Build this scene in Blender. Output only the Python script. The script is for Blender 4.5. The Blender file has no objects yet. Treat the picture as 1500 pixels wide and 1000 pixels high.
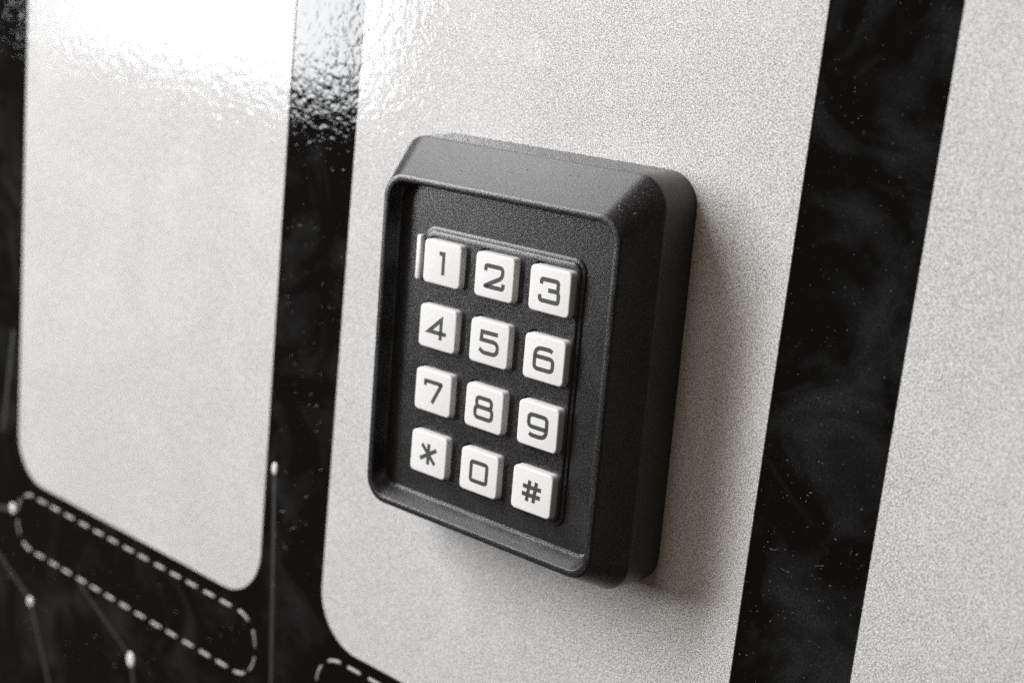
import bpy, bmesh, math, random
from mathutils import Vector, Matrix
S = bpy.context.scene
C = bpy.context.collection
MM = 0.001
random.seed(7)

# ------------------------------------------------------------------ camera
F_PX, PX, PY = 2216.155, 750.77, 496.156          # photograph is 1500 x 1000
CAM = Vector((186.999, -230.166, 79.069)) * MM
YAW, PITCH, ROLL = 0.703, -0.245, 0.103
fwd = Vector((-math.sin(YAW) * math.cos(PITCH), math.cos(YAW) * math.cos(PITCH), math.sin(PITCH)))
r0 = Vector((math.cos(YAW), math.sin(YAW), 0)); u0 = r0.cross(fwd)
rgt = math.cos(ROLL) * r0 + math.sin(ROLL) * u0
upv = -math.sin(ROLL) * r0 + math.cos(ROLL) * u0
cam = bpy.data.cameras.new('camera'); cam_o = bpy.data.objects.new('camera', cam); C.objects.link(cam_o)
cam_o.matrix_world = Matrix(((rgt.x, upv.x, -fwd.x, CAM.x), (rgt.y, upv.y, -fwd.y, CAM.y),
                             (rgt.z, upv.z, -fwd.z, CAM.z), (0, 0, 0, 1)))
cam.sensor_fit = 'HORIZONTAL'; cam.sensor_width = 36.0; cam.lens = F_PX / 1500 * 36
cam.shift_x = -(PX - 750) / 1500; cam.shift_y = -(500 - PY) / 1500
cam.clip_start = 0.01; cam.clip_end = 20
cam.dof.use_dof = True
cam.dof.focus_distance = (Vector((20, -15, 2)) * MM - CAM).dot(fwd)
cam.dof.aperture_fstop = 14
S.camera = cam_o

# ------------------------------------------------------------------ light
w = bpy.data.worlds.new('World'); S.world = w; w.use_nodes = True
w.node_tree.nodes['Background'].inputs[0].default_value = (1.0, 0.82, 0.66, 1)
w.node_tree.nodes['Background'].inputs[1].default_value = 0.07
def area(name, target, az, el, dist, sx, sy, power, col, shape='RECTANGLE', roll=0, off=(0, 0)):
    az, el = math.radians(az), math.radians(el)
    n = Vector((math.sin(az) * math.cos(el), -math.cos(az) * math.cos(el), math.sin(el)))
    l = bpy.data.lights.new(name, 'AREA'); l.shape = shape; l.size = sx; l.size_y = sy
    l.energy = power; l.color = col
    o = bpy.data.objects.new(name, l); C.objects.link(o)
    u = n.cross(Vector((0, 0, 1))).normalized(); v_ = u.cross(n)
    o.location = Vector(target) * MM + n * dist + (u * off[0] + v_ * off[1]) * MM
    o.rotation_euler = (n.to_track_quat('Z', 'Y').to_matrix() @ Matrix.Rotation(math.radians(roll), 3, 'Z')).to_euler()
    return o
area('window_light', (-40, 0, 20), -52, 16, 1.6, 0.37, 1.70, 45, (0.965, 0.985, 1.0), 'RECTANGLE', -11, (-122, 258))
area('left_top_fill', (20, 0, 0), -72, 46, 1.8, 0.8, 0.8, 12, (0.99, 0.995, 1.0), 'RECTANGLE')  # added fill lamp high on the left, brightens the keypad's lower inner lip
area('room_fill', (0, 0, 0), -14, 38, 1.8, 0.9, 0.7, 6.5, (1.0, 0.84, 0.68), 'RECTANGLE')
S.cycles.use_denoising = False
S.view_settings.view_transform = 'Standard'; S.view_settings.look = 'None'
S.view_settings.exposure = 0.12; S.view_settings.gamma = 1; S.view_settings.use_curve_mapping = False

# ------------------------------------------------------------------ materials
class NT:
    def __init__(s, name):
        s.m = bpy.data.materials.new(name); s.m.use_nodes = True
        s.t = s.m.node_tree; s.b = s.t.nodes['Principled BSDF']
        g = s.t.nodes.new('ShaderNodeNewGeometry'); s.pos = g.outputs['Position']
    def link(s, a, b): s.t.links.new(a, b)
    def noise(s, scale, detail=2, rough=.5, dist=0, stretch=None):
        n = s.t.nodes.new('ShaderNodeTexNoise'); n.inputs['Scale'].default_value = scale
        n.inputs['Detail'].default_value = detail; n.inputs['Roughness'].default_value = rough
        n.inputs['Distortion'].default_value = dist
        if stretch:
            mp = s.t.nodes.new('ShaderNodeMapping'); mp.inputs['Scale'].default_value = stretch
            s.link(s.pos, mp.inputs[0]); s.link(mp.outputs[0], n.inputs['Vector'])
        else: s.link(s.pos, n.inputs['Vector'])
        return n.outputs['Fac']
    def voro(s, scale, feature='SMOOTH_F1', rnd=1):
        n = s.t.nodes.new('ShaderNodeTexVoronoi'); n.inputs['Scale'].default_value = scale
        n.feature = feature; n.inputs['Randomness'].default_value = rnd
        s.link(s.pos, n.inputs['Vector']); return n.outputs['Distance']
    def rng(s, x, a, b, c, d):
        n = s.t.nodes.new('ShaderNodeMapRange'); n.clamp = True
        for i, v in zip((1, 2, 3, 4), (a, b, c, d)): n.inputs[i].default_value = v
        s.link(x, n.inputs[0]); return n.outputs[0]
    def math(s, op, a, b):
        n = s.t.nodes.new('ShaderNodeMath'); n.operation = op
        for i, v in enumerate((a, b)):
            if isinstance(v, (int, float)): n.inputs[i].default_value = v
            else: s.link(v, n.inputs[i])
        return n.outputs[0]
    def mix(s, f, a, b):
        n = s.t.nodes.new('ShaderNodeMix'); n.data_type = 'RGBA'
        if isinstance(f, (int, float)): n.inputs[0].default_value = f
        else: s.link(f, n.inputs[0])
        for i, v in ((6, a), (7, b)):
            if isinstance(v, tuple): n.inputs[i].default_value = (*v, 1)
            else: s.link(v, n.inputs[i])
        return n.outputs[2]
    def bump(s, h, strength, dist, normal=None):
        n = s.t.nodes.new('ShaderNodeBump'); n.inputs['Strength'].default_value = strength
        n.inputs['Distance'].default_value = dist; s.link(h, n.inputs['Height'])
        if normal: s.link(normal, n.inputs['Normal'])
        return n.outputs[0]
    def set(s, **k):
        for a, v in k.items():
            i = s.b.inputs[a.replace('_', ' ')]
            if isinstance(v, (int, float)): i.default_value = v
            elif isinstance(v, tuple): i.default_value = (*v, 1)
            else: s.link(v, i)

def emboss(n):
    """the pebbled laminate film that covers silver and black alike"""
    a = n.noise(430, 2.0, .5, .5)
    b = n.noise(1300, 1, .5)
    h = n.math('ADD', n.math('MULTIPLY', a, 1.0), n.math('MULTIPLY', b, .22))
    return n.bump(h, 1.0, 0.00007)

GHOST = (-.0097, -.0002, .0619)
def mat_silver():
    n = NT('silver_laminate')
    g = n.noise(4100, 2, .6)
    g2 = n.noise(6000, 1, .5)
    f = n.rng(n.math('ADD', n.math('MULTIPLY', g, .7), n.math('MULTIPLY', g2, .3)), .43, .57, 0, 1)
    col = n.mix(f, (.22, .22, .219), (.85, .85, .848))
    col = n.mix(n.rng(n.noise(30, 4, .6, .5), .45, .75, 0, .16), col, (.93, .93, .91))
    vd = n.t.nodes.new('ShaderNodeVectorMath'); vd.operation = 'DISTANCE'; n.link(n.pos, vd.inputs[0]); vd.inputs[1].default_value = GHOST
    ring = n.rng(vd.outputs['Value'], .0008, .0042, 1, 0)          # old residue mark above the keypad
    col = n.mix(n.math('MULTIPLY', ring, n.rng(n.noise(420, 2, .5), .42, .56, 0, .30)), col, (.95, .94, .92))
    n.set(Base_Color=col, Roughness=.5, Coat_Weight=1.0, Coat_Roughness=.04, Coat_IOR=1.37,
          Normal=n.bump(g, .8, .00014), Coat_Normal=emboss(n))
    return n.m
def mat_black():
    n = NT('black_laminate')
    sm = n.rng(n.noise(48, 4, .6, .8), .48, .72, 0, 1)
    sc = n.rng(n.noise(700, 3, .7), .62, .8, 0, 1)
    d = n.math('MULTIPLY', sm, n.rng(n.noise(2400, 2, .6), .35, .75, .2, 1))
    d = n.math('ADD', n.math('MULTIPLY', d, .55), n.math('MULTIPLY', sc, .35))
    col = n.mix(d, (.003, .003, .003), (.055, .055, .056))
    n.set(Base_Color=col, Roughness=.55, Specular_IOR_Level=0.0, Coat_Weight=1.0, Coat_Roughness=.04, Coat_IOR=1.37, Coat_Normal=emboss(n))
    return n.m
def mat_plastic(name='black_textured_plastic', c0=(.004, .004, .0041), c1=(.066, .066, .068)):
    n = NT(name)
    g = n.noise(4200, 2, .7)
    f = n.rng(g, .44, .68, 0, 1)
    cl = n.rng(n.noise(160, 3, .6), .4, .75, .0, .35)
    col = n.mix(n.math('ADD', n.math('MULTIPLY', f, .75), n.math('MULTIPLY', cl, .5)), c0, c1)
    n.set(Base_Color=col, Roughness=.25, Specular_IOR_Level=.62, Normal=n.bump(g, .48, .00010))
    return n.m
def mat_key():
    n = NT('white_key_paint')
    g = n.noise(1100, 3, .55)
    d = n.rng(n.noise(420, 4, .7), .60, .80, 0, .22)
    n.set(Base_Color=n.mix(d, (.72, .719, .712), (.45, .43, .40)), Roughness=.42, Normal=n.bump(g, .38, .00010))
    return n.m
def plain(name, col, rough=.5, bump=0, bs=1500):
    n = NT(name); g = n.noise(bs, 2, .6)
    n.set(Base_Color=n.mix(n.rng(g, .3, .7, 0, 1), tuple(x * .82 for x in col), tuple(min(1, x * 1.12) for x in col)), Roughness=rough)
    if bump: n.set(Normal=n.bump(g, bump, .0001))
    return n.m
M_SIL, M_BLK, M_PLA, M_KEY = mat_silver(), mat_black(), mat_plastic(), mat_key()
M_LEG = plain('dark_grey_print', (.045, .045, .048), .5)
M_THR = plain('grey_thread', (.30, .30, .295), .4, .5, 2500)
M_LINE = plain('dim_grey_ink', (.03, .03, .03), .4)
M_DOT = plain('white_ink', (.80, .76, .72), .4)
M_DUST = plain('dust_fibre', (.40, .395, .385), .6)
n = NT('frosted_indicator'); n.set(Base_Color=(.74, .73, .71), Roughness=.35); M_LED = n.m

# ------------------------------------------------------------------ mesh helpers (millimetres; depth = distance off the wall)
def obj(name, verts, faces, mat, parent=None, smooth=35):
    me = bpy.data.meshes.new(name)
    me.from_pydata([Vector(v) * MM for v in verts], [], faces)
    bm = bmesh.new(); bm.from_mesh(me); bmesh.ops.recalc_face_normals(bm, faces=bm.faces); bm.to_mesh(me); bm.free()
    me.materials.append(mat)
    if smooth:
        for p in me.polygons: p.use_smooth = True
        me.set_sharp_from_angle(angle=math.radians(smooth))
    o = bpy.data.objects.new(name, me); C.objects.link(o); o.parent = parent
    return o
def rrect(x0, x1, z0, z1, r, seg=10):
    pts = []
    for cx, cz, a0 in ((x1 - r, z1 - r, 0), (x0 + r, z1 - r, 90), (x0 + r, z0 + r, 180), (x1 - r, z0 + r, 270)):
        for i in range(seg + 1):
            a = math.radians(a0 + 90 * i / seg); pts.append((cx + r * math.cos(a), cz + r * math.sin(a)))
    return pts
def loft(rings, cap_first=False, cap_last=True):
    """rings: list of (outline points, depth)"""
    v, f = [], []; n_ = len(rings[0][0])
    for pts, d in rings: v += [(x, -d, z) for x, z in pts]
    for k in range(len(rings) - 1):
        for i in range(n_):
            a, b = k * n_ + i, k * n_ + (i + 1) % n_
            f.append((a, b, b + n_, a + n_))
    if cap_first: f.append(tuple(range(n_)))
    if cap_last: f.append(tuple(range((len(rings) - 1) * n_, len(rings) * n_)))
    return v, f

# ------------------------------------------------------------------ the wall and what is fixed on it
v, f = loft([(rrect(-340, 300, -260, 260, 4), -6), (rrect(-340, 300, -260, 260, 4), 0)], True)
wall = obj('wall', v, f, M_BLK); wall['kind'] = 'structure'
wall['label'] = 'glossy black laminate wall with silver panels and dashed stitching'
PT = 0.22
panels = [(-193.5, -82.05, 'silver panel above the dashed stitched outline and white dots'),
          (-59.2, 53.97, 'silver panel that carries the black keypad'),
          (77.97, 190.0, 'silver panel across the black gap on the shadow side of the keypad')]
for x0, x1, lab in panels:
    R_ = 13.5
    v, f = loft([(rrect(x0, x1, -83.05, 190, R_, 16), 0.0), (rrect(x0, x1, -83.05, 190, R_, 16), PT - .08),
                 (rrect(x0 + .1, x1 - .1, -82.95, 189.9, R_ - .1, 16), PT)])
    p = obj('silver_panel', v, f, M_SIL, wall, 15); p['label'] = lab

def tube(path, half_w, height, base, seg=8, taper=True):
    """rounded raised bead along a 2-D path on the wall; returns verts, faces"""
    v, f = [], []; N = len(path)
    for i, (x, z) in enumerate(path):
        a = Vector(path[max(i - 1, 0)]); b = Vector(path[min(i + 1, N - 1)]); t = (b - a).normalized(); nn = Vector((-t.y, t.x))
        s = 1.0
        if taper:
            e = min(i, N - 1 - i); s = (.35, .8, 1.0)[e] if e < 3 else 1.0
        for k in range(seg + 1):
            ang = math.pi * k / seg
            v.append((x + nn.x * half_w * s * math.cos(ang), -(base + height * s * math.sin(ang)), z + nn.y * half_w * s * math.cos(ang)))
    for i in range(N - 1):
        for k in range(seg):
            a = i * (seg + 1) + k; f.append((a, a + 1, a + seg + 2, a + seg + 1))
    f.append(tuple(range(seg + 1))); f.append(tuple(range((N - 1) * (seg + 1), N * (seg + 1))))
    return v, f
def path_at(pts, cum, s):
    L = cum[-1]; s %= L
    for i in range(len(pts)):
        if cum[i + 1] >= s:
            a, b = Vector(pts[i]), Vector(pts[(i + 1) % len(pts)]); t = (s - cum[i]) / max(1e-9, cum[i + 1] - cum[i])
            return tuple(a.lerp(b, t))
def stitches(x0, x1, z0, z1, r, n_, keep):
    pts = rrect(x0, x1, z0, z1, r, 12); cum = [0]
    for i in range(len(pts)): cum.append(cum[-1] + (Vector(pts[i]) - Vector(pts[(i + 1) % len(pts)])).length)
    p = cum[-1] / n_; ln = p * .66
    for k in range(n_):
        s = k * p + random.uniform(-.25, .25); q = [path_at(pts, cum, s + ln * t) for t in (0, .04, .12, .35, .65, .88, .96, 1)]
        if keep(q[3]): obj('stitch', *tube(q, .43, .36, 0.0), M_THR, wall, 60)
stitches(-193.2, -82.0, -104.5, -87.4, 7.5, 34, lambda q: True)
stitches(-58.6, 53.5, -104.0, -86.6, 7.5, 34, lambda q: q[0] < -34)

def strip(p, q, w_):
    a, b = Vector(p), Vector(q); t = (b - a).normalized(); nn = Vector((-t.y, t.x)) * w_ / 2
    c = [a + nn, b + nn, b - nn, a - nn]
    v = [(x.x, 0, x.y) for x in c] + [(x.x, -.05, x.y) for x in c]
    return v, [(4, 5, 6, 7), (0, 1, 5, 4), (1, 2, 6, 5), (2, 3, 7, 6), (3, 0, 4, 7)]
for p, q, w_ in (((-79.1, -48), (-75.0, -106), 1.3), ((-134.0, -120), (-126, -152), 1.4), ((-161, -105.5), (-135.2, -118), 1.0),
                 ((-185.2, -121.5), (-166, -160), 1.6), ((-212, -108), (-186.5, -119.8), 1.6), ((-213, -99), (-197.5, -95), 1.8),
                 ((-197.9, -40), (-202.5, -72), 1.4)):
    obj('printed_line', *strip(p, q, w_), M_LINE, wall, 0)
def dome(x, z, rx, rz, h):
    v, f = [], []; N = 20
    rings = [(1, 0), (.92, .45), (.7, .8), (.35, .97)]
    for s, t in rings:
        v += [(x + rx * s * math.cos(2 * math.pi * i / N), -(h * t), z + rz * s * math.sin(2 * math.pi * i / N)) for i in range(N)]
    for k in range(3):
        for i in range(N): f.append((k * N + i, k * N + (i + 1) % N, (k + 1) * N + (i + 1) % N, (k + 1) * N + i))
    f.append(tuple(range(3 * N, 4 * N)))
    return v, f
for x, z, rx, rz in ((-79.1, -46.3, 1.0, 1.6), (-134.3, -119.2, 1.6, 2.2), (-185.6, -120.8, 1.4, 1.5), (-196.2, -94.6, 1.6, 1.6)):
    obj('printed_dot', *dome(x, z, rx, rz, .35), M_DOT, wall, 60)

# ------------------------------------------------------------------ keypad
keypad = bpy.data.objects.new('access_keypad', None); C.objects.link(keypad)
keypad.location = (0, -PT * MM, 0); keypad.rotation_euler = (0, -0.026, 0)
keypad.empty_display_size = .05
keypad['label'] = 'black plastic access keypad with twelve white keys mounted on the silver panel'
keypad['category'] = 'keypad'
GX, GZ0, GZ1 = 33.6, -36.6, 43.3
RX, RZ0, RZ1 = 30.19, -32.96, 36.04
def G(i, r): return rrect(-GX + i, GX - i, GZ0 + i, GZ1 - i, r, 12)
def RR(i, r): return rrect(-RX + i, RX - i, RZ0 + i, RZ1 - i, r, 12)
def RRB(i, r, b): return rrect(-RX + i, RX - i, RZ0 + i + b, RZ1 - i, r, 12)
FLOOR = 13.85
v, f = loft([(G(-.33, 6.6), 0), (G(-.05, 6.5), 8.5), (G(.0, 6.4), 8.95), (G(.10, 6.3), 9.3), (G(.35, 6.1), 9.6),
             (RR(-.28, 5.2), 16.75), (RR(-.10, 5.1), 17.05), (RR(.10, 5.0), 17.28), (RR(.32, 4.9), 17.35),
             (RR(1.15, 4.2), 17.35), (RR(1.32, 4.1), 17.28), (RR(1.45, 4.0), 17.1), (RRB(1.6, 3.9, 1.15), FLOOR + .5),
             (RRB(1.75, 3.8, 1.35), FLOOR + .12), (RRB(2.2, 3.5, 1.45), FLOOR - .02)], False, False)
obj('housing', v, f, M_PLA, keypad, 28)
v, f = loft([(RR(1.5, 3.9), FLOOR - 1), (RR(1.5, 3.9), FLOOR)], True, True)
obj('face_plate', v, f, M_PLA, keypad)

PXK, PZK, KW, KH, KF = 14.0, 13.14, 10.1, 8.75, 16.1
kc = [((j - 1) * PXK, (1.5 - i) * PZK) for i in range(4) for j in range(3)]
SX, SZ0, SZ1 = 20.7, -25.7, 26.5
# stepped surround: lower lip, then an upper sheet pierced by twelve key openings
def pierced(name, outer_rings, holes, top, bottom, mat, parent):
    bm = bmesh.new(); edges = []
    def loop(pts, d): return [bm.verts.new((x * MM, -d * MM, z * MM)) for x, z in pts]
    def wallf(a, b):
        for i in range(len(a)):
            j = (i + 1) % len(a); bm.faces.new((a[i], a[j], b[j], b[i]))
    rings = [loop(p, d) for p, d in outer_rings]
    for a, b in zip(rings, rings[1:]): wallf(a, b)
    tops = [rings[-1]]
    for h in holes:
        t = loop(h, top); b = loop(h, bottom); wallf(t, b); tops.append(t)
    for l in tops:
        for i in range(len(l)):
            e = bm.edges.get((l[i], l[(i + 1) % len(l)]))
            edges.append(e)
    bmesh.ops.triangle_fill(bm, use_beauty=True, use_dissolve=False, edges=edges)
    # drop any triangles that closed a hole
    for fc in list(bm.faces):
        c = fc.calc_center_median() / MM
        if all(abs(vv.co.y / MM + top) < 1e-4 for vv in fc.verts):
            for (x, z) in kc:
                if abs(c.x - x) < KW / 2 and abs(c.z - z) < KH / 2: bm.faces.remove(fc); break
    bmesh.ops.recalc_face_normals(bm, faces=bm.faces)
    me = bpy.data.meshes.new(name); bm.to_mesh(me); bm.free(); me.materials.append(mat)
    for p in me.polygons: p.use_smooth = True
    me.set_sharp_from_angle(angle=math.radians(30))
    o = bpy.data.objects.new(name, me); C.objects.link(o); o.parent = parent
    return o
def SR(i, r): return rrect(-SX + i, SX - i, SZ0 + i, SZ1 - i, r, 8)
TOP = 14.65
holes = [rrect(x - KW / 2 - .4, x + KW / 2 + .4, z - KH / 2 - .3, z + KH / 2 + .5, 1.5, 4) for x, z in kc]
pierced('key_surround', [(SR(0, 2.6), FLOOR - .05), (SR(0.02, 2.6), 14.03), (SR(.10, 2.5), 14.16), (SR(.26, 2.5), 14.23), (SR(.8, 2.0), 14.25),
                         (SR(.82, 2.0), TOP - .24), (SR(.90, 1.9), TOP - .08), (SR(1.08, 1.8), TOP)], holes, TOP, FLOOR - .6, M_PLA, keypad)
def KR(i, r): return rrect(-KW / 2 + i, KW / 2 - i, -KH / 2 + i, KH / 2 - i, r, 6)
kv, kf = loft([(KR(-.10, 1.1), -3.0), (KR(0, 1.05), -.32), (KR(.04, 1.0), -.18), (KR(.12, .95), -.07), (KR(.24, .85), -.015), (KR(.36, .75), 0)])

# legends: square wide engraved-style strokes; coordinates in units of the glyph box (-.5 .. .5)
def arcs(pts, r, closed=False, seg=6):
    out = []; N = len(pts)
    for i, p in enumerate(pts):
        if not closed and i in (0, N - 1): out.append(Vector(p[:2])); continue
        a, b, c = Vector(pts[i - 1][:2]), Vector(p[:2]), Vector(pts[(i + 1) % N][:2])
        rr = p[2] if len(p) > 2 else r
        d1, d2 = (a - b).normalized(), (c - b).normalized()
        k = min(rr, (a - b).length * .49, (c - b).length * .49)
        if k < 1e-3: out.append(b); continue
        for j in range(seg + 1):
            t = j / seg; out.append((1 - t) ** 2 * (b + d1 * k) + 2 * t * (1 - t) * b + t * t * (b + d2 * k))
    return out
def ribbon(pts, wd, closed=False):
    N = len(pts); L, Rr = [], []
    for i in range(N):
        if closed or 0 < i < N - 1:
            t1 = (pts[i] - pts[i - 1]).normalized(); t2 = (pts[(i + 1) % N] - pts[i]).normalized()
        elif i == 0: t1 = t2 = (pts[1] - pts[0]).normalized()
        else: t1 = t2 = (pts[-1] - pts[-2]).normalized()
        n1 = Vector((-t1.y, t1.x)); n2 = Vector((-t2.y, t2.x)); m = (n1 + n2)
        if m.length < 1e-6: m = n1
        m.normalize(); k = wd / 2 / max(.35, m.dot(n1)); L.append(pts[i] + m * k); Rr.append(pts[i] - m * k)
    q = []
    for i in range(N if closed else N - 1):
        j = (i + 1) % N; q.append((L[i], L[j], Rr[j], Rr[i]))
    return q
GL = {
 '1': [([(-.17, .46), (.08, .46), (.08, -.5)], 0, False)],
 '2': [([(-.46, .22), (-.46, .46), (.44, .46), (.44, .04, .22), (-.46, -.46, .04), (.5, -.46), (.5, -.22)], .16, False)],
 '3': [([(-.42, .24), (-.42, .46), (.42, .46), (.42, .02), (-.06, .02, 0)], .12, False), ([(.36, .02), (.46, -.06), (.46, -.46), (-.46, -.46), (-.46, -.22)], .12, False)],
 '4': [([(.20, -.5), (.20, .44), (-.46, -.2), (.5, -.2)], 0, False)],
 '5': [([(.44, .46), (-.40, .46), (-.42, .10), (.46, .10, .3), (.46, -.46, .34), (-.30, -.46, .2), (-.48, -.32)], 0, False)],
 '6': [([(.40, .40), (.28, .46), (-.46, .46, .38), (-.46, -.46, .2), (.46, -.46, .2), (.46, .08, .2), (-.44, .08, 0)], .1, False)],
 '7': [([(-.46, .24), (-.46, .46), (.46, .46, .04), (-.02, -.52)], .03, False)],
 '8': [([(-.40, .46), (.40, .46), (.40, .04), (-.40, .04)], .18, True), ([(-.46, .04), (.46, .04), (.46, -.46), (-.46, -.46)], .2, True)],
 '9': [([(-.40, -.40), (-.28, -.46), (.46, -.46, .38), (.46, .46, .2), (-.46, .46, .2), (-.46, -.08, .2), (.44, -.08, 0)], .1, False)],
 '0': [([(-.43, .44), (.43, .44), (.43, -.44), (-.43, -.44)], .12, True)],
 '*': [([(0, .5), (0, -.5)], 0, False), ([(-.39, .40), (.39, -.40)], 0, False), ([(-.46, -.30), (.46, .30)], 0, False)],
 '#': [([(-.12, .48), (-.22, -.48)], 0, False), ([(.22, .48), (.12, -.48)], 0, False), ([(-.46, .18), (.48, .18)], 0, False), ([(-.48, -.18), (.46, -.18)], 0, False)],
}
GWD, GHT, GST = 4.9, 4.4, .19
for ch, (x, z) in zip('123456789*0#', kc):
    dx, dz, dr_ = random.uniform(-.06, .06), random.uniform(-.05, .05), random.uniform(-.1, .06)
    me = bpy.data.meshes.get('key')
    if me is None:
        k = obj('key', kv, kf, M_KEY, keypad, 50)
    else:
        k = bpy.data.objects.new('key', me); C.objects.link(k); k.parent = keypad
    k.location = Vector((x + dx, -(KF + dr_), z + dz)) * MM
    k.rotation_euler = (random.uniform(-.012, .012), random.uniform(-.006, .006), random.uniform(-.012, .012))
    v, f = [], []
    for si, (pts, r, cl) in enumerate(GL[ch]):
        pl = arcs(pts, r, cl) if (r or any(len(p) > 2 for p in pts)) else [Vector(p) for p in pts]
        pl = [Vector((p.x * GWD, p.y * GHT)) for p in pl]
        for q in ribbon(pl, GST * GHT, cl):
            b = len(v); t = .016 + si * .003
            v += [(p.x, -t, p.y) for p in q]; f.append((b, b + 1, b + 2, b + 3))
    lg = obj('legend', v, f, M_LEG, k, 0)
    for p in lg.data.polygons:
        if p.normal.y > 0: p.flip()
    lg['label'] = 'dark grey printed ' + {'*': 'star sign', '#': 'hash sign'}.get(ch, 'digit ' + ch)
# frosted status light beside the key 1
pts = rrect(-SX - 1.75, -SX - .5, kc[0][1] - 4.6, kc[0][1] + 4.6, .6, 6)
pin = rrect(-SX - 1.65, -SX - .6, kc[0][1] - 4.4, kc[0][1] + 4.4, .42, 6)
v, f = loft([(pts, FLOOR - .1), (pts, 14.7), (pin, 14.85)])
led = obj('indicator_light', v, f, M_LED, keypad, 60); led['label'] = 'narrow frosted white light bar'

# ------------------------------------------------------------------ dust and fibres
v, f = [], []
def fibre(P, n_, length, rad, curl):
    n_ = Vector(n_).normalized(); t = n_.orthogonal().normalized()
    t = Matrix.Rotation(random.uniform(0, 6.28), 3, n_) @ t
    p = Vector(P) + n_ * rad; N = 5; b0 = len(v); turn = random.uniform(-curl, curl)
    for i in range(N):
        s = t.cross(n_) * rad
        v.extend([tuple(p + s), tuple(p + n_ * rad), tuple(p - s)])
        if i:
            a = b0 + 3 * (i - 1)
            f.extend([(a, a + 3, a + 4, a + 1), (a + 1, a + 4, a + 5, a + 2)])
        p = p + t * length / (N - 1); t = Matrix.Rotation(turn + random.uniform(-.25, .25), 3, n_) @ t
def scatter(x0, x1, z0, z1, cnt, lmin, lmax, rad):
    for _ in range(cnt):
        L = lmin + (lmax - lmin) * random.random() ** 3
        fibre((random.uniform(x0, x1), -.01, random.uniform(z0, z1)), (0, -1, 0), L, rad * random.uniform(.6, 1.3), .5)
scatter(54.4, 77.5, -110, 0, 420, .06, .5, .024)
scatter(54.4, 77.5, 0, 85, 240, .06, .35, .02)
scatter(54.6, 77.3, -70, -12, 14, .5, 2.4, .018)
scatter(-81.6, -59.6, -80, 50, 200, .1, .6, .03)
scatter(-81.6, -59.6, -80, 50, 26, .5, 2.2, .05)
scatter(-205, -60, -135, -105, 120, .1, .9, .04)
scatter(-190, -84, -103, -89, 60, .1, .8, .04)
obj('dust', v, f, M_DUST, None, 60)
d = bpy.data.objects['dust']; d['kind'] = 'stuff'; d['label'] = 'pale dust specks and short fibres on the black strips'; d['category'] = 'dust'
v, f = [], []
nch = Vector((0, -(RZ1 - GZ1), 17 - 9.4)); nch = Vector((0, -7.3, 7.6)).normalized()
for _ in range(46):
    t = random.random() ** .8; x = random.uniform(-26, 30) if random.random() < .4 else random.uniform(18, 32)
    fibre((x, -(9.6 + (16.7 - 9.6) * t), GZ1 - .35 + (RZ1 + .28 - GZ1 + .35) * t), nch, random.uniform(.1, .55), .04, .6)
dk = obj('dust_speck', v, f, M_DUST, keypad, 60); dk['kind'] = 'stuff'
